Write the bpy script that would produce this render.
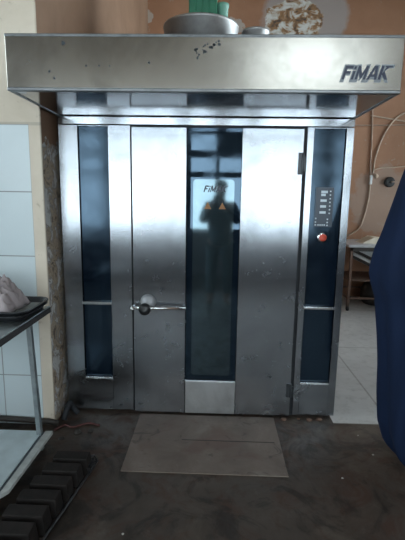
import bpy, bmesh, math, random
from mathutils import Vector, Matrix, noise as mnoise

for o in list(bpy.data.objects):
    bpy.data.objects.remove(o)
S = bpy.context.scene
COL = S.collection
random.seed(7)

# ------------------------------------------------------------------ camera
FPX, YAW, PITCH, ROLL, CX, CD, CH = 421.08, 0.030006, -0.17163, 0.015862, 0.07986, 2.6603, 1.4613
cd = bpy.data.cameras.new('camera')
cam = bpy.data.objects.new('camera', cd)
COL.objects.link(cam)
cyw, syw, cp, sp, cr, sr = math.cos(YAW), math.sin(YAW), math.cos(PITCH), math.sin(PITCH), math.cos(ROLL), math.sin(ROLL)
fw = Vector((-syw * cp, cyw * cp, sp))
r0 = Vector((cyw, syw, 0))
u0 = r0.cross(fw)
rr = cr * r0 + sr * u0
uu = -sr * r0 + cr * u0
m = Matrix(((rr.x, uu.x, -fw.x, CX), (rr.y, uu.y, -fw.y, -CD), (rr.z, uu.z, -fw.z, CH), (0, 0, 0, 1)))
cam.matrix_world = m
cd.sensor_fit = 'HORIZONTAL'
cd.sensor_width = 36
cd.lens = FPX / 405 * 36
cd.clip_start = 0.02
S.camera = cam

# ------------------------------------------------------------------ sky and exposure
S.view_settings.view_transform = 'Standard'
S.view_settings.look = 'None'
S.view_settings.gamma = 1
S.view_settings.use_curve_mapping = False
S.view_settings.exposure = 0.13
w = bpy.data.worlds.new('world')
S.world = w
w.use_nodes = True
bg = w.node_tree.nodes['Background']
bg.inputs[0].default_value = (0.86, 0.94, 1.0, 1)
bg.inputs[1].default_value = 9.5
S.cycles.use_denoising = True
S.cycles.max_bounces = 8
S.cycles.diffuse_bounces = 5
S.cycles.glossy_bounces = 5
S.cycles.transmission_bounces = 6
S.cycles.caustics_reflective = False
S.cycles.caustics_refractive = False
S.cycles.sample_clamp_indirect = 6

# room extents
RX0, RX1, RY0, RY1, RZ = -3.6, 3.7, -5.2, 3.7, 4.3
WX = -0.93      # corner of the tiled wall beside the oven
WY = -0.19      # its face
# windows in the wall behind the photographer: (x0, x1)
FRONT_WINDOWS = [(-3.1, -2.0), (-1.72, -0.62), (-0.44, 0.62), (0.82, 1.92), (2.2, 3.3)]
FZ0, FZ1 = 0.82, 2.62
HZ0, HZ1, HX0, HX1 = 2.95, 3.9, 0.75, 2.1        # unseen high window, added to light the room and hood front
RWY0, RWY1, RWZ0, RWZ1 = -0.2, 3.3, 0.7, 3.9     # window in the right wall
LWY0, LWY1, LWZ0, LWZ1 = -4.6, -0.9, 1.0, 3.9    # unseen window added in the left wall for fill light


def portal(name, loc, rot, sx, sy):
    l = bpy.data.lights.new(name, 'AREA')
    l.shape = 'RECTANGLE'
    l.size, l.size_y = sx, sy
    l.cycles.is_portal = True
    o = bpy.data.objects.new(name, l)
    o.location = loc
    o.rotation_euler = rot
    COL.objects.link(o)


for i, (a, b) in enumerate(FRONT_WINDOWS):
    portal('window_daylight', ((a + b) / 2, RY0 - 0.21, (FZ0 + FZ1) / 2), (math.pi / 2, 0, 0), b - a, FZ1 - FZ0)
portal('window_daylight', ((HX0 + HX1) / 2, RY0 - 0.21, (HZ0 + HZ1) / 2), (math.pi / 2, 0, 0), HX1 - HX0, HZ1 - HZ0)  # portal of the added high window
portal('window_daylight', (RX0 - 0.21, -2.75, 2.45), (math.pi / 2, 0, -math.pi / 2), 3.7, 2.9)  # portal of the added left fill window
portal('window_daylight', (RX1 + 0.21, 1.55, 2.3), (math.pi / 2, 0, math.pi / 2), 3.5, 3.2)

# ------------------------------------------------------------------ materials


def nodes(name):
    mt = bpy.data.materials.new(name)
    mt.use_nodes = True
    nt = mt.node_tree
    return mt, nt, nt.nodes['Principled BSDF']


def ramp(nt, fac, stops):
    r = nt.nodes.new('ShaderNodeValToRGB')
    while len(r.color_ramp.elements) < len(stops):
        r.color_ramp.elements.new(0.5)
    for e, (p, c) in zip(r.color_ramp.elements, stops):
        e.position = p
        e.color = (c[0], c[1], c[2], 1) if isinstance(c, (tuple, list)) else (c, c, c, 1)
    nt.links.new(fac, r.inputs[0])
    return r.outputs[0]


def coords(nt, scale=(1, 1, 1), loc=(0, 0, 0)):
    tc = nt.nodes.new('ShaderNodeTexCoord')
    mp = nt.nodes.new('ShaderNodeMapping')
    mp.inputs['Scale'].default_value = scale
    mp.inputs['Location'].default_value = loc
    nt.links.new(tc.outputs['Object'], mp.inputs['Vector'])
    return mp.outputs[0]


def noise(nt, vec, scale, detail=4, rough=0.5, dist=0.0):
    n = nt.nodes.new('ShaderNodeTexNoise')
    n.inputs['Scale'].default_value = scale
    n.inputs['Detail'].default_value = detail
    n.inputs['Roughness'].default_value = rough
    n.inputs['Distortion'].default_value = dist
    nt.links.new(vec, n.inputs['Vector'])
    return n.outputs['Fac']


def mixc(nt, fac, a, b, mode='MIX'):
    mx = nt.nodes.new('ShaderNodeMix')
    mx.data_type = 'RGBA'
    mx.blend_type = mode
    for sock, v in ((mx.inputs[0], fac), (mx.inputs[6], a), (mx.inputs[7], b)):
        if isinstance(v, (int, float)):
            sock.default_value = v
        elif isinstance(v, (tuple, list)):
            sock.default_value = (v[0], v[1], v[2], 1)
        else:
            nt.links.new(v, sock)
    return mx.outputs[2]


def mathn(nt, op, a, b=None):
    n = nt.nodes.new('ShaderNodeMath')
    n.operation = op
    for s, v in ((n.inputs[0], a), (n.inputs[1], b)):
        if v is None:
            continue
        if isinstance(v, (int, float)):
            s.default_value = v
        else:
            nt.links.new(v, s)
    return n.outputs[0]


def bump(nt, bs, h, strength=0.2, dist=0.01):
    b = nt.nodes.new('ShaderNodeBump')
    b.inputs['Strength'].default_value = strength
    b.inputs['Distance'].default_value = dist
    nt.links.new(h, b.inputs['Height'])
    nt.links.new(b.outputs[0], bs.inputs['Normal'])


def plain(name, col, rough=0.6, metal=0.0, spec=0.5, vary=0.15, nscale=8, bmp=0.0):
    mt, nt, bs = nodes(name)
    v = coords(nt)
    n = noise(nt, v, nscale, 5)
    c0 = tuple(max(0, c * (1 - vary)) for c in col)
    c1 = tuple(min(1, c * (1 + vary)) for c in col)
    nt.links.new(ramp(nt, n, [(0.3, c0), (0.7, c1)]), bs.inputs['Base Color'])
    bs.inputs['Roughness'].default_value = rough
    bs.inputs['Metallic'].default_value = metal
    bs.inputs['Specular IOR Level'].default_value = spec
    if bmp:
        bump(nt, bs, noise(nt, v, nscale * 6, 4), bmp, 0.004)
    return mt


def steel(name, col=(0.60, 0.62, 0.63), rough=0.3, aniso=0.6, brush=(3, 3, 160), smudge=0.10, tangent=(1, 0, 0), bmp=0.0):
    mt, nt, bs = nodes(name)
    bs.inputs['Metallic'].default_value = 1
    bs.inputs['Anisotropic'].default_value = aniso
    tn = nt.nodes.new('ShaderNodeCombineXYZ')
    for i in range(3):
        tn.inputs[i].default_value = tangent[i]
    if aniso:
        nt.links.new(tn.outputs[0], bs.inputs['Tangent'])
    vb = coords(nt, brush)
    nb = noise(nt, vb, 1.0, 3, 0.6)
    vs = coords(nt)
    ns = noise(nt, vs, 3.0, 6, 0.62, 0.4)
    nf = noise(nt, vs, 22.0, 5, 0.6, 0.3)
    d = tuple(c * (1 - smudge * 2.2) for c in col)
    c1 = ramp(nt, ns, [(0.35, d), (0.55, col)])
    c2 = mixc(nt, ramp(nt, nf, [(0.55, 0.0), (0.80, smudge * 2)]), c1, tuple(c * 0.6 for c in col))
    nt.links.new(c2, bs.inputs['Base Color'])
    rg = mathn(nt, 'MULTIPLY_ADD', nb, 0.012)
    rg.node.inputs[2].default_value = rough - 0.025
    rg2 = mathn(nt, 'MULTIPLY_ADD', ramp(nt, noise(nt, coords(nt), 7.0, 8, 0.75, 0.8), [(0.54, 0.0), (0.74, 1.0)]), 0.035)
    nt.links.new(rg, rg2.node.inputs[2])
    nt.links.new(rg2, bs.inputs['Roughness'])
    if bmp:
        bump(nt, bs, nb, bmp, 0.002)
    return mt


def mat_floor():
    mt, nt, bs = nodes('worn_floor')
    v = coords(nt)
    big = noise(nt, v, 1.3, 6, 0.6, 0.5)
    fine = noise(nt, v, 14, 6, 0.65)
    dirt = noise(nt, v, 5.0, 7, 0.7, 1.0)
    a = ramp(nt, big, [(0.3, (0.040, 0.031, 0.025)), (0.5, (0.062, 0.048, 0.039)), (0.7, (0.088, 0.070, 0.058))])
    a = mixc(nt, ramp(nt, dirt, [(0.50, 0.0), (0.62, 0.65)]), a, (0.060, 0.027, 0.018))
    a = mixc(nt, ramp(nt, noise(nt, v, 3.2, 7, 0.7, 1.6), [(0.52, 0.0), (0.60, 0.7)]), a, (0.014, 0.011, 0.010))
    a = mixc(nt, ramp(nt, noise(nt, v, 2.4, 7, 0.7, 1.0), [(0.56, 0.0), (0.68, 0.5)]), a, (0.11, 0.092, 0.075))
    a = mixc(nt, ramp(nt, fine, [(0.60, 0.0), (0.72, 0.35)]), a, (0.13, 0.115, 0.10))
    # paler slabs behind and right of the oven
    sx = nt.nodes.new('ShaderNodeSeparateXYZ')
    nt.links.new(v, sx.inputs[0])
    yb = mathn(nt, 'MULTIPLY', mathn(nt, 'GREATER_THAN', sx.outputs[1], -0.06), mathn(nt, 'GREATER_THAN', sx.outputs[0], 0.885))
    pale = ramp(nt, big, [(0.3, (0.40, 0.39, 0.385)), (0.7, (0.52, 0.51, 0.50))])
    pale = mixc(nt, ramp(nt, fine, [(0.5, 0.0), (0.75, 0.5)]), pale, (0.20, 0.18, 0.17))
    # slab joints in the pale area
    br = nt.nodes.new('ShaderNodeTexBrick')
    br.inputs['Scale'].default_value = 1.0
    br.inputs['Brick Width'].default_value = 1.47
    br.inputs['Row Height'].default_value = 1.47
    br.inputs['Mortar Size'].default_value = 0.008
    br.offset = 0.0
    br.inputs['Color1'].default_value = (1, 1, 1, 1)
    br.inputs['Color2'].default_value = (1, 1, 1, 1)
    br.inputs['Mortar'].default_value = (0.62, 0.60, 0.58, 1)
    nt.links.new(coords(nt, loc=(0.2, 0.06, 0)), br.inputs['Vector'])
    pale = mixc(nt, 1.0, pale, br.outputs[0], 'MULTIPLY')
    nt.links.new(mixc(nt, yb, a, pale), bs.inputs['Base Color'])
    nt.links.new(ramp(nt, dirt, [(0.35, 0.32), (0.65, 0.66)]), bs.inputs['Roughness'])
    bump(nt, bs, fine, 0.25, 0.004)
    return mt


def mat_brown_wall():
    mt, nt, bs = nodes('brown_painted_plaster')
    v = coords(nt)
    big = noise(nt, v, 1.1, 6, 0.6, 0.3)
    fine = noise(nt, v, 7, 7, 0.7, 0.4)
    a = ramp(nt, big, [(0.3, (0.27, 0.130, 0.070)), (0.7, (0.38, 0.200, 0.115))])
    a = mixc(nt, ramp(nt, fine, [(0.60, 0.0), (0.66, 0.75)]), a, (0.36, 0.28, 0.22))
    # peeled patch of pale render with rust, high on the back wall
    sx = nt.nodes.new('ShaderNodeSeparateXYZ')
    nt.links.new(v, sx.inputs[0])
    x, z = sx.outputs[0], sx.outputs[2]

    def blob(cx, cz, rx, rz, soft=0.3, amp=0.9, sc=3.0):
        dx = mathn(nt, 'DIVIDE', mathn(nt, 'SUBTRACT', x, cx), rx)
        dz = mathn(nt, 'DIVIDE', mathn(nt, 'SUBTRACT', z, cz), rz)
        r = mathn(nt, 'SQRT', mathn(nt, 'ADD', mathn(nt, 'MULTIPLY', dx, dx), mathn(nt, 'MULTIPLY', dz, dz)))
        n = noise(nt, v, sc, 6, 0.65)
        r = mathn(nt, 'ADD', r, mathn(nt, 'MULTIPLY', mathn(nt, 'SUBTRACT', n, 0.5), amp))
        return ramp(nt, r, [(0.85, 1.0), (0.85 + soft, 0.0)])
    a = mixc(nt, mathn(nt, 'MULTIPLY', blob(1.25, 3.95, 0.62, 0.6, 0.25, 0.7, 2.0), 0.85), a, (0.34, 0.31, 0.30))
    spots = noise(nt, coords(nt, (1, 1, 1.4)), 6.5, 5, 0.6, 0.6)
    rust = ramp(nt, spots, [(0.40, (0.62, 0.62, 0.60)), (0.47, (0.50, 0.46, 0.40)), (0.52, (0.30, 0.16, 0.07)), (0.62, (0.07, 0.05, 0.04))])
    a = mixc(nt, blob(1.08, 3.88, 0.42, 0.30, 0.06, 1.1, 4.0), a, rust)
    a = mixc(nt, blob(-1.02, 3.94, 0.16, 0.12, 0.08, 1.4, 6.0), a, (0.42, 0.36, 0.31))
    a = mixc(nt, blob(0.20, 3.80, 0.22, 0.14, 0.08, 1.4, 7.0), a, (0.40, 0.35, 0.31))
    a = mixc(nt, mathn(nt, 'MULTIPLY', blob(2.5, 1.45, 0.45, 0.55, 0.3, 1.4, 3.0), 0.5), a, (0.33, 0.27, 0.23))
    nt.links.new(a, bs.inputs['Base Color'])
    bs.inputs['Roughness'].default_value = 0.62
    bump(nt, bs, fine, 0.25, 0.01)
    return mt


def mat_left_wall():
    """cream paint above, pale blue-white glazed panels below, cream strip at the corner, bare grimy plaster on the return"""
    mt, nt, bs = nodes('tiled_and_painted_wall')
    v = coords(nt)
    sx = nt.nodes.new('ShaderNodeSeparateXYZ')
    nt.links.new(v, sx.inputs[0])
    big = noise(nt, v, 2.2, 6, 0.6, 0.4)
    fine = noise(nt, v, 18, 6, 0.65)
    cream = ramp(nt, big, [(0.3, (0.52, 0.45, 0.36)), (0.7, (0.66, 0.585, 0.49))])
    cream = mixc(nt, ramp(nt, fine, [(0.62, 0.0), (0.7, 0.5)]), cream, (0.30, 0.24, 0.17))
    br = nt.nodes.new('ShaderNodeTexBrick')
    br.offset = 0.0
    br.inputs['Scale'].default_value = 1.0
    br.inputs['Brick Width'].default_value = 0.245
    br.inputs['Row Height'].default_value = 0.38
    br.inputs['Mortar Size'].default_value = 0.0035
    br.inputs['Color1'].default_value = (0.56, 0.645, 0.68, 1)
    br.inputs['Color2'].default_value = (0.61, 0.68, 0.71, 1)
    br.inputs['Mortar'].default_value = (0.24, 0.25, 0.25, 1)
    cb = nt.nodes.new('ShaderNodeCombineXYZ')
    nt.links.new(mathn(nt, 'ADD', sx.outputs[0], 1.0 - 0.0017), cb.inputs[0])
    nt.links.new(mathn(nt, 'SUBTRACT', sx.outputs[2], 1.855 - 0.38 * 5), cb.inputs[1])
    nt.links.new(cb.outputs[0], br.inputs['Vector'])
    tile = mixc(nt, ramp(nt, big, [(0.35, 0.0), (0.75, 0.35)]), br.outputs[0], (0.47, 0.53, 0.55))
    low = mathn(nt, 'LESS_THAN', sx.outputs[2], 1.855)
    leftof = mathn(nt, 'LESS_THAN', sx.outputs[0], -1.0)
    front = mathn(nt, 'LESS_THAN', sx.outputs[1], WY + 0.01)
    mask = mathn(nt, 'MULTIPLY', mathn(nt, 'MULTIPLY', low, leftof), front)
    face = mixc(nt, mask, cream, tile)
    edge = mathn(nt, 'MULTIPLY', mathn(nt, 'GREATER_THAN', sx.outputs[2], 1.848), mathn(nt, 'LESS_THAN', sx.outputs[2], 1.866))
    face = mixc(nt, mathn(nt, 'MULTIPLY', edge, 0.35), face, (0.2, 0.19, 0.17))
    grime = ramp(nt, noise(nt, v, 9, 7, 0.7, 0.8), [(0.38, (0.14, 0.11, 0.09)), (0.46, (0.48, 0.39, 0.29)), (0.53, (0.24, 0.22, 0.21)), (0.58, (0.60, 0.60, 0.60))])
    brown = ramp(nt, big, [(0.3, (0.20, 0.115, 0.070)), (0.7, (0.28, 0.17, 0.11))])
    hi = ramp(nt, mathn(nt, 'ADD', sx.outputs[2], mathn(nt, 'MULTIPLY', big, 0.5)), [(0.0, 0.0), (1.0, 0.0)])
    ret = mixc(nt, mathn(nt, 'GREATER_THAN', mathn(nt, 'ADD', sx.outputs[2], mathn(nt, 'MULTIPLY', fine, 0.4)), 1.95), grime, brown)
    nt.links.new(mixc(nt, front, ret, face), bs.inputs['Base Color'])
    rg = mixc(nt, mask, (0.7, 0.7, 0.7), (0.28, 0.28, 0.28))
    nt.links.new(rg, bs.inputs['Roughness'])
    bump(nt, bs, fine, 0.3, 0.004)
    return mt


def mat_cloth(name, c0, c1, rough=0.85):
    mt, nt, bs = nodes(name)
    v = coords(nt)
    nt.links.new(ramp(nt, noise(nt, v, 3, 4), [(0.3, c0), (0.7, c1)]), bs.inputs['Base Color'])
    bs.inputs['Roughness'].default_value = rough
    bs.inputs['Specular IOR Level'].default_value = 0.2
    bump(nt, bs, noise(nt, coords(nt, (1, 1, 1)), 260, 2), 0.15, 0.002)
    return mt


M = {}
M['floor'] = mat_floor()
M['brown'] = mat_brown_wall()
M['left'] = mat_left_wall()
M['plaster'] = plain('pale_plaster', (0.46, 0.37, 0.27), 0.8, vary=0.12, nscale=2, bmp=0.2)
M['dado'] = plain('dark_dado_paint', (0.26, 0.255, 0.28), 0.6, vary=0.2, nscale=2)  # unseen wall foot, darkened for contrast in the steel door
M['ceiling'] = plain('whitewashed_ceiling', (0.45, 0.43, 0.40), 0.85, vary=0.1, nscale=2)
M['steel'] = steel('brushed_steel', (0.39, 0.415, 0.45), 0.28, 0.9)
M['steel_hood'] = steel('brushed_steel_hood', (0.345, 0.325, 0.295), 0.27, 0.45, smudge=0.13)
M['steel_under'] = steel('brushed_steel_soffit', (0.40, 0.42, 0.45), 0.15, 0.0, brush=(3, 160, 3))
M['steel_plate'] = steel('kick_plate_steel', (0.74, 0.77, 0.79), 0.38, 0.3, smudge=0.12)
M['chrome'] = plain('polished_steel', (0.72, 0.72, 0.72), 0.22, 1.0, vary=0.05)
M['duct'] = steel('galvanised_duct', (0.42, 0.42, 0.42), 0.50, 0.0, smudge=0.12, brush=(60, 60, 3))
M['black'] = plain('black_rubber', (0.012, 0.013, 0.015), 0.55)
M['seal'] = plain('dark_door_seal', (0.010, 0.012, 0.016), 0.7)  # near-black for the shaded door gaps, also the black hose
M['knob'] = plain('black_plastic', (0.015, 0.016, 0.018), 0.3)
M['cavity'] = plain('dark_oven_lining', (0.03, 0.035, 0.04), 0.5)
M['green'] = plain('green_enamel', (0.03, 0.17, 0.10), 0.45, vary=0.2, nscale=12)
M['teal'] = plain('pale_green_enamel', (0.16, 0.34, 0.27), 0.5)
M['galv'] = plain('galvanised_leg', (0.30, 0.34, 0.36), 0.4, 0.7, vary=0.2, nscale=20)
M['tabletop'] = steel('table_steel', (0.46, 0.50, 0.51), 0.36, 0.0, brush=(60, 3, 3), smudge=0.16)
M['lip'] = plain('dull_steel_lip', (0.20, 0.21, 0.22), 0.4, 0.9, vary=0.2, nscale=20)
M['edge'] = plain('dark_table_edge', (0.035, 0.035, 0.038), 0.7, 0.0, 0.3)
M['shelf'] = plain('pale_blue_grey_shelf', (0.47, 0.55, 0.58), 0.42, vary=0.14, nscale=9)
M['shelf_lip'] = plain('worn_shelf_lip', (0.42, 0.44, 0.43), 0.5, vary=0.25, nscale=14)
M['groove'] = plain('grimy_groove', (0.07, 0.085, 0.10), 0.6)  # dark strip between the shelf and its lip
M['tray'] = plain('blackened_tray', (0.022, 0.024, 0.028), 0.42, 0.3, vary=0.3)
M['tray_in'] = plain('worn_grey_tray_bottom', (0.20, 0.21, 0.20), 0.45, 0.4, vary=0.35, nscale=14)
M['pan'] = plain('blackened_bread_tin', (0.014, 0.011, 0.010), 0.75, 0.0, 0.25, vary=0.4, nscale=20, bmp=0.2)
M['hinge'] = plain('dark_hinge', (0.05, 0.055, 0.06), 0.4, 0.5)
M['pan_metal'] = plain('worn_tin_edge', (0.06, 0.06, 0.065), 0.4, 0.6, vary=0.5, nscale=40)
M['rag'] = mat_cloth('mauve_grey_rag', (0.30, 0.26, 0.27), (0.46, 0.41, 0.42))
M['navy'] = mat_cloth('navy_cloth', (0.003, 0.009, 0.028), (0.005, 0.013, 0.040))
M['mat'] = None
M['cable'] = plain('pale_cable', (0.50, 0.38, 0.29), 0.5)
M['wire_grey'] = plain('grey_cable', (0.36, 0.25, 0.19), 0.5)
M['cream'] = plain('cream_plastic', (0.70, 0.64, 0.52), 0.4)
M['white'] = plain('white_plastic', (0.72, 0.74, 0.75), 0.4)
M['rust'] = plain('rusty_steel', (0.12, 0.07, 0.05), 0.6, 0.2, vary=0.4, nscale=20)
M['slab'] = plain('pale_worktop', (0.42, 0.42, 0.44), 0.35, vary=0.15)
M['dark'] = plain('dark_paint', (0.03, 0.025, 0.022), 0.6)
M['rosette'] = plain('dull_pale_metal', (0.33, 0.34, 0.36), 0.45, 0.2)
M['red'] = plain('red_plastic', (0.55, 0.07, 0.04), 0.35, vary=0.05)
M['orange'] = plain('orange_sticker', (0.26, 0.11, 0.03), 0.5, vary=0.05)
M['ink'] = plain('navy_lettering', (0.010, 0.016, 0.04), 0.4, vary=0.05)
M['ink_grey'] = plain('grey_letter_outline', (0.16, 0.18, 0.20), 0.4, vary=0.05)
M['mark'] = plain('pale_print', (0.55, 0.62, 0.68), 0.5, vary=0.05)
M['keypad'] = plain('dark_keypad_film', (0.035, 0.05, 0.075), 0.4, vary=0.1)
M['skin'] = plain('skin', (0.50, 0.30, 0.22), 0.5, vary=0.05)
M['hair'] = plain('dark_hair', (0.03, 0.025, 0.02), 0.6)
M['wood'] = plain('window_wood', (0.42, 0.42, 0.40), 0.6)
M['redwire'] = plain('dull_red_cable', (0.075, 0.02, 0.018), 0.5)
M['crumb'] = plain('grey_crumb', (0.35, 0.34, 0.32), 0.7)


def mat_sheet():
    mt, nt, bs = nodes('grimy_metal_sheet')
    v = coords(nt)
    big = noise(nt, v, 4.0, 6, 0.65, 0.6)
    fine = noise(nt, v, 26, 6, 0.65)
    a = ramp(nt, big, [(0.35, (0.13, 0.098, 0.080)), (0.55, (0.185, 0.145, 0.122)), (0.7, (0.23, 0.20, 0.175))])
    a = mixc(nt, ramp(nt, noise(nt, v, 9, 5, 0.6, 1.2), [(0.60, 0.0), (0.68, 0.6)]), a, (0.05, 0.04, 0.035))
    a = mixc(nt, ramp(nt, noise(nt, v, 2.3, 5, 0.6, 0.8), [(0.52, 0.0), (0.62, 0.5)]), a, (0.12, 0.06, 0.045))
    a = mixc(nt, ramp(nt, fine, [(0.64, 0.0), (0.72, 0.4)]), a, (0.26, 0.24, 0.22))
    nt.links.new(a, bs.inputs['Base Color'])
    bs.inputs['Metallic'].default_value = 0.15
    nt.links.new(ramp(nt, big, [(0.3, 0.42), (0.7, 0.62)]), bs.inputs['Roughness'])
    bump(nt, bs, fine, 0.15, 0.003)
    return mt


M['mat'] = mat_sheet()


def mat_glass(name, tint, coat=0.0, rough=0.02):
    mt, nt, bs = nodes(name)
    v = coords(nt)
    nt.links.new(ramp(nt, noise(nt, v, 2.5, 5, 0.6), [(0.3, tuple(c * 0.8 for c in tint)), (0.7, tint)]), bs.inputs['Base Color'])
    bs.inputs['Roughness'].default_value = rough
    nt.links.new(ramp(nt, noise(nt, v, 6, 6, 0.65, 0.5), [(0.4, rough), (0.75, rough + 0.10)]), bs.inputs['Roughness'])
    bs.inputs['IOR'].default_value = 1.62
    bs.inputs['Specular Tint'].default_value = (0.50, 0.74, 1.0, 1)
    bs.inputs['Coat Weight'].default_value = coat
    bs.inputs['Coat Roughness'].default_value = 0.02
    return mt


M['glass'] = mat_glass('blue_black_oven_glass', (0.004, 0.008, 0.014), 0.0)
M['glass_side'] = mat_glass('dark_blue_side_glass', (0.004, 0.008, 0.015), 0.0, 0.10)
mt, nt, bs = nodes('reflective_inner_glass')
bs.inputs['Base Color'].default_value = (0.10, 0.18, 0.21, 1)
bs.inputs['Metallic'].default_value = 0.85
bs.inputs['Roughness'].default_value = 0.06
nt.links.new(ramp(nt, noise(nt, coords(nt), 5, 5, 0.6), [(0.3, (0.070, 0.100, 0.118)), (0.7, (0.095, 0.135, 0.155))]), bs.inputs['Base Color'])
M['inner'] = mt
# clear pane for the daylight windows
mt, nt, bs = nodes('window_pane_glass')
nt.nodes.remove(bs)
gl = nt.nodes.new('ShaderNodeBsdfGlossy')
gl.inputs['Roughness'].default_value = 0.02
tr = nt.nodes.new('ShaderNodeBsdfTransparent')
tr.inputs[0].default_value = (0.93, 0.96, 0.96, 1)
fr = nt.nodes.new('ShaderNodeFresnel')
mxs = nt.nodes.new('ShaderNodeMixShader')
nt.links.new(fr.outputs[0], mxs.inputs[0])
nt.links.new(tr.outputs[0], mxs.inputs[1])
nt.links.new(gl.outputs[0], mxs.inputs[2])
nt.links.new(mxs.outputs[0], nt.nodes['Material Output'].inputs[0])
M['pane'] = mt

# ------------------------------------------------------------------ mesh helpers


def box(bm, x0, x1, y0, y1, z0, z1):
    vs = [bm.verts.new((x, y, z)) for x in (x0, x1) for y in (y0, y1) for z in (z0, z1)]
    for f in ((0, 1, 3, 2), (4, 6, 7, 5), (0, 4, 5, 1), (2, 3, 7, 6), (0, 2, 6, 4), (1, 5, 7, 3)):
        bm.faces.new([vs[i] for i in f])
    return vs


def tube(bm, pts, r, seg=8, cap=True):
    pts = [Vector(p) for p in pts]
    rings = []
    for i, p in enumerate(pts):
        a = pts[max(0, i - 1)]
        b = pts[min(len(pts) - 1, i + 1)]
        d = (b - a).normalized()
        up = Vector((0, 0, 1)) if abs(d.z) < 0.9 else Vector((0, 1, 0))
        s = d.cross(up).normalized()
        t = s.cross(d).normalized()
        ri = r[i] if isinstance(r, (list, tuple)) else r
        rings.append([bm.verts.new(p + (s * math.cos(2 * math.pi * k / seg) + t * math.sin(2 * math.pi * k / seg)) * ri) for k in range(seg)])
    for A, B in zip(rings, rings[1:]):
        for k in range(seg):
            f = bm.faces.new((A[k], A[(k + 1) % seg], B[(k + 1) % seg], B[k]))
            f.smooth = True
    if cap:
        bm.faces.new(rings[0])
        bm.faces.new(rings[-1][::-1])


def smooth_path(pts, n=6):
    P = [Vector(p) for p in pts]
    out = []
    for i in range(len(P) - 1):
        p0, p1, p2, p3 = P[max(0, i - 1)], P[i], P[i + 1], P[min(len(P) - 1, i + 2)]
        for k in range(n):
            t = k / n
            out.append(0.5 * ((2 * p1) + (p2 - p0) * t + (2 * p0 - 5 * p1 + 4 * p2 - p3) * t * t + (-p0 + 3 * p1 - 3 * p2 + p3) * t ** 3))
    out.append(P[-1])
    return out


def lathe(bm, prof, c=(0, 0, 0), axis='z', seg=32):
    rings = []
    for r, h in prof:
        ring = []
        for k in range(seg):
            a = 2 * math.pi * k / seg
            x, y = r * math.cos(a), r * math.sin(a)
            p = {'z': (x, y, h), 'y': (x, -h, y), 'x': (h, x, y)}[axis]
            ring.append(bm.verts.new(Vector(p) + Vector(c)))
        rings.append(ring)
    for A, B in zip(rings, rings[1:]):
        for k in range(seg):
            f = bm.faces.new((A[k], A[(k + 1) % seg], B[(k + 1) % seg], B[k]))
            f.smooth = True
    bm.faces.new(rings[0])
    bm.faces.new(rings[-1])


def prism(bm, pts, axis, a, b):
    """extrude a polygon (2D pts) along an axis from a to b"""
    def P(u, v, t):
        return {'y': (u, t, v), 'z': (u, v, t), 'x': (t, u, v)}[axis]
    A = [bm.verts.new(P(u, v, a)) for u, v in pts]
    B = [bm.verts.new(P(u, v, b)) for u, v in pts]
    bm.faces.new(A)
    bm.faces.new(B[::-1])
    n = len(pts)
    for i in range(n):
        bm.faces.new((A[i], A[(i + 1) % n], B[(i + 1) % n], B[i]))


def rrect(x0, x1, z0, z1, r, n=6):
    out = []
    for cx_, cz_, a0 in ((x1 - r, z1 - r, 0), (x0 + r, z1 - r, 90), (x0 + r, z0 + r, 180), (x1 - r, z0 + r, 270)):
        for k in range(n + 1):
            a = math.radians(a0 + 90 * k / n)
            out.append((cx_ + r * math.cos(a), cz_ + r * math.sin(a)))
    return out


def mesh(name, fill, mat, parent=None, bevel=0.0, seg=2, flat=False):
    bm = bmesh.new()
    fill(bm)
    bmesh.ops.recalc_face_normals(bm, faces=bm.faces)
    me = bpy.data.meshes.new(name)
    bm.to_mesh(me)
    bm.free()
    o = bpy.data.objects.new(name, me)
    COL.objects.link(o)
    me.materials.append(mat)
    if parent is not None:
        o.parent = parent
        o.matrix_parent_inverse = Matrix.Identity(4)
    if bevel:
        b = o.modifiers.new('bevel', 'BEVEL')
        b.width = bevel
        b.segments = seg
        b.limit_method = 'ANGLE'
        b.harden_normals = False
    return o


def boxes(name, lst, mat, parent=None, bevel=0.0):
    def f(bm):
        for b in lst:
            box(bm, *b)
    return mesh(name, f, mat, parent, bevel)


def root(name, loc=(0, 0, 0), rz=0.0):
    o = bpy.data.objects.new(name, None)
    COL.objects.link(o)
    o.location = loc
    o.rotation_euler = (0, 0, rz)
    return o


def tag(o, label, cat, group=None):
    o['label'] = label
    o['category'] = cat
    if group:
        o['group'] = group
    return o


def struct(o):
    o['kind'] = 'structure'
    return o


LOGO = [  # strokes of the slanted capitals, each a quad in letter units
    [(0, 0), (.24, 0), (.24, 1), (0, 1)], [(0, .80), (.80, .80), (.80, 1), (0, 1)], [(0, .42), (.66, .42), (.66, .60), (0, .60)],
    [(.90, 0), (1.12, 0), (1.12, .62), (.90, .62)], [(.90, .76), (1.12, .76), (1.12, .96), (.90, .96)],
    [(1.28, 0), (1.50, 0), (1.50, 1), (1.28, 1)], [(1.28, 1), (1.52, 1), (1.90, .28), (1.70, .12)], [(2.30, 1), (2.06, 1), (1.70, .12), (1.90, .12)], [(2.08, 0), (2.30, 0), (2.30, 1), (2.08, 1)],
    [(2.42, 0), (2.68, 0), (3.04, 1), (2.82, 1)], [(3.18, 0), (3.42, 0), (3.18, 1), (2.92, 1)], [(2.62, .20), (3.26, .20), (3.24, .38), (2.68, .38)],
    [(3.54, 0), (3.78, 0), (3.78, 1), (3.54, 1)], [(3.74, .42), (3.90, .62), (4.42, 1), (4.10, 1)], [(3.74, .42), (3.96, .62), (4.50, 0), (4.20, 0)],
    [(3.90, .90), (4.62, .90), (4.62, 1), (3.90, 1)]]


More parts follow.
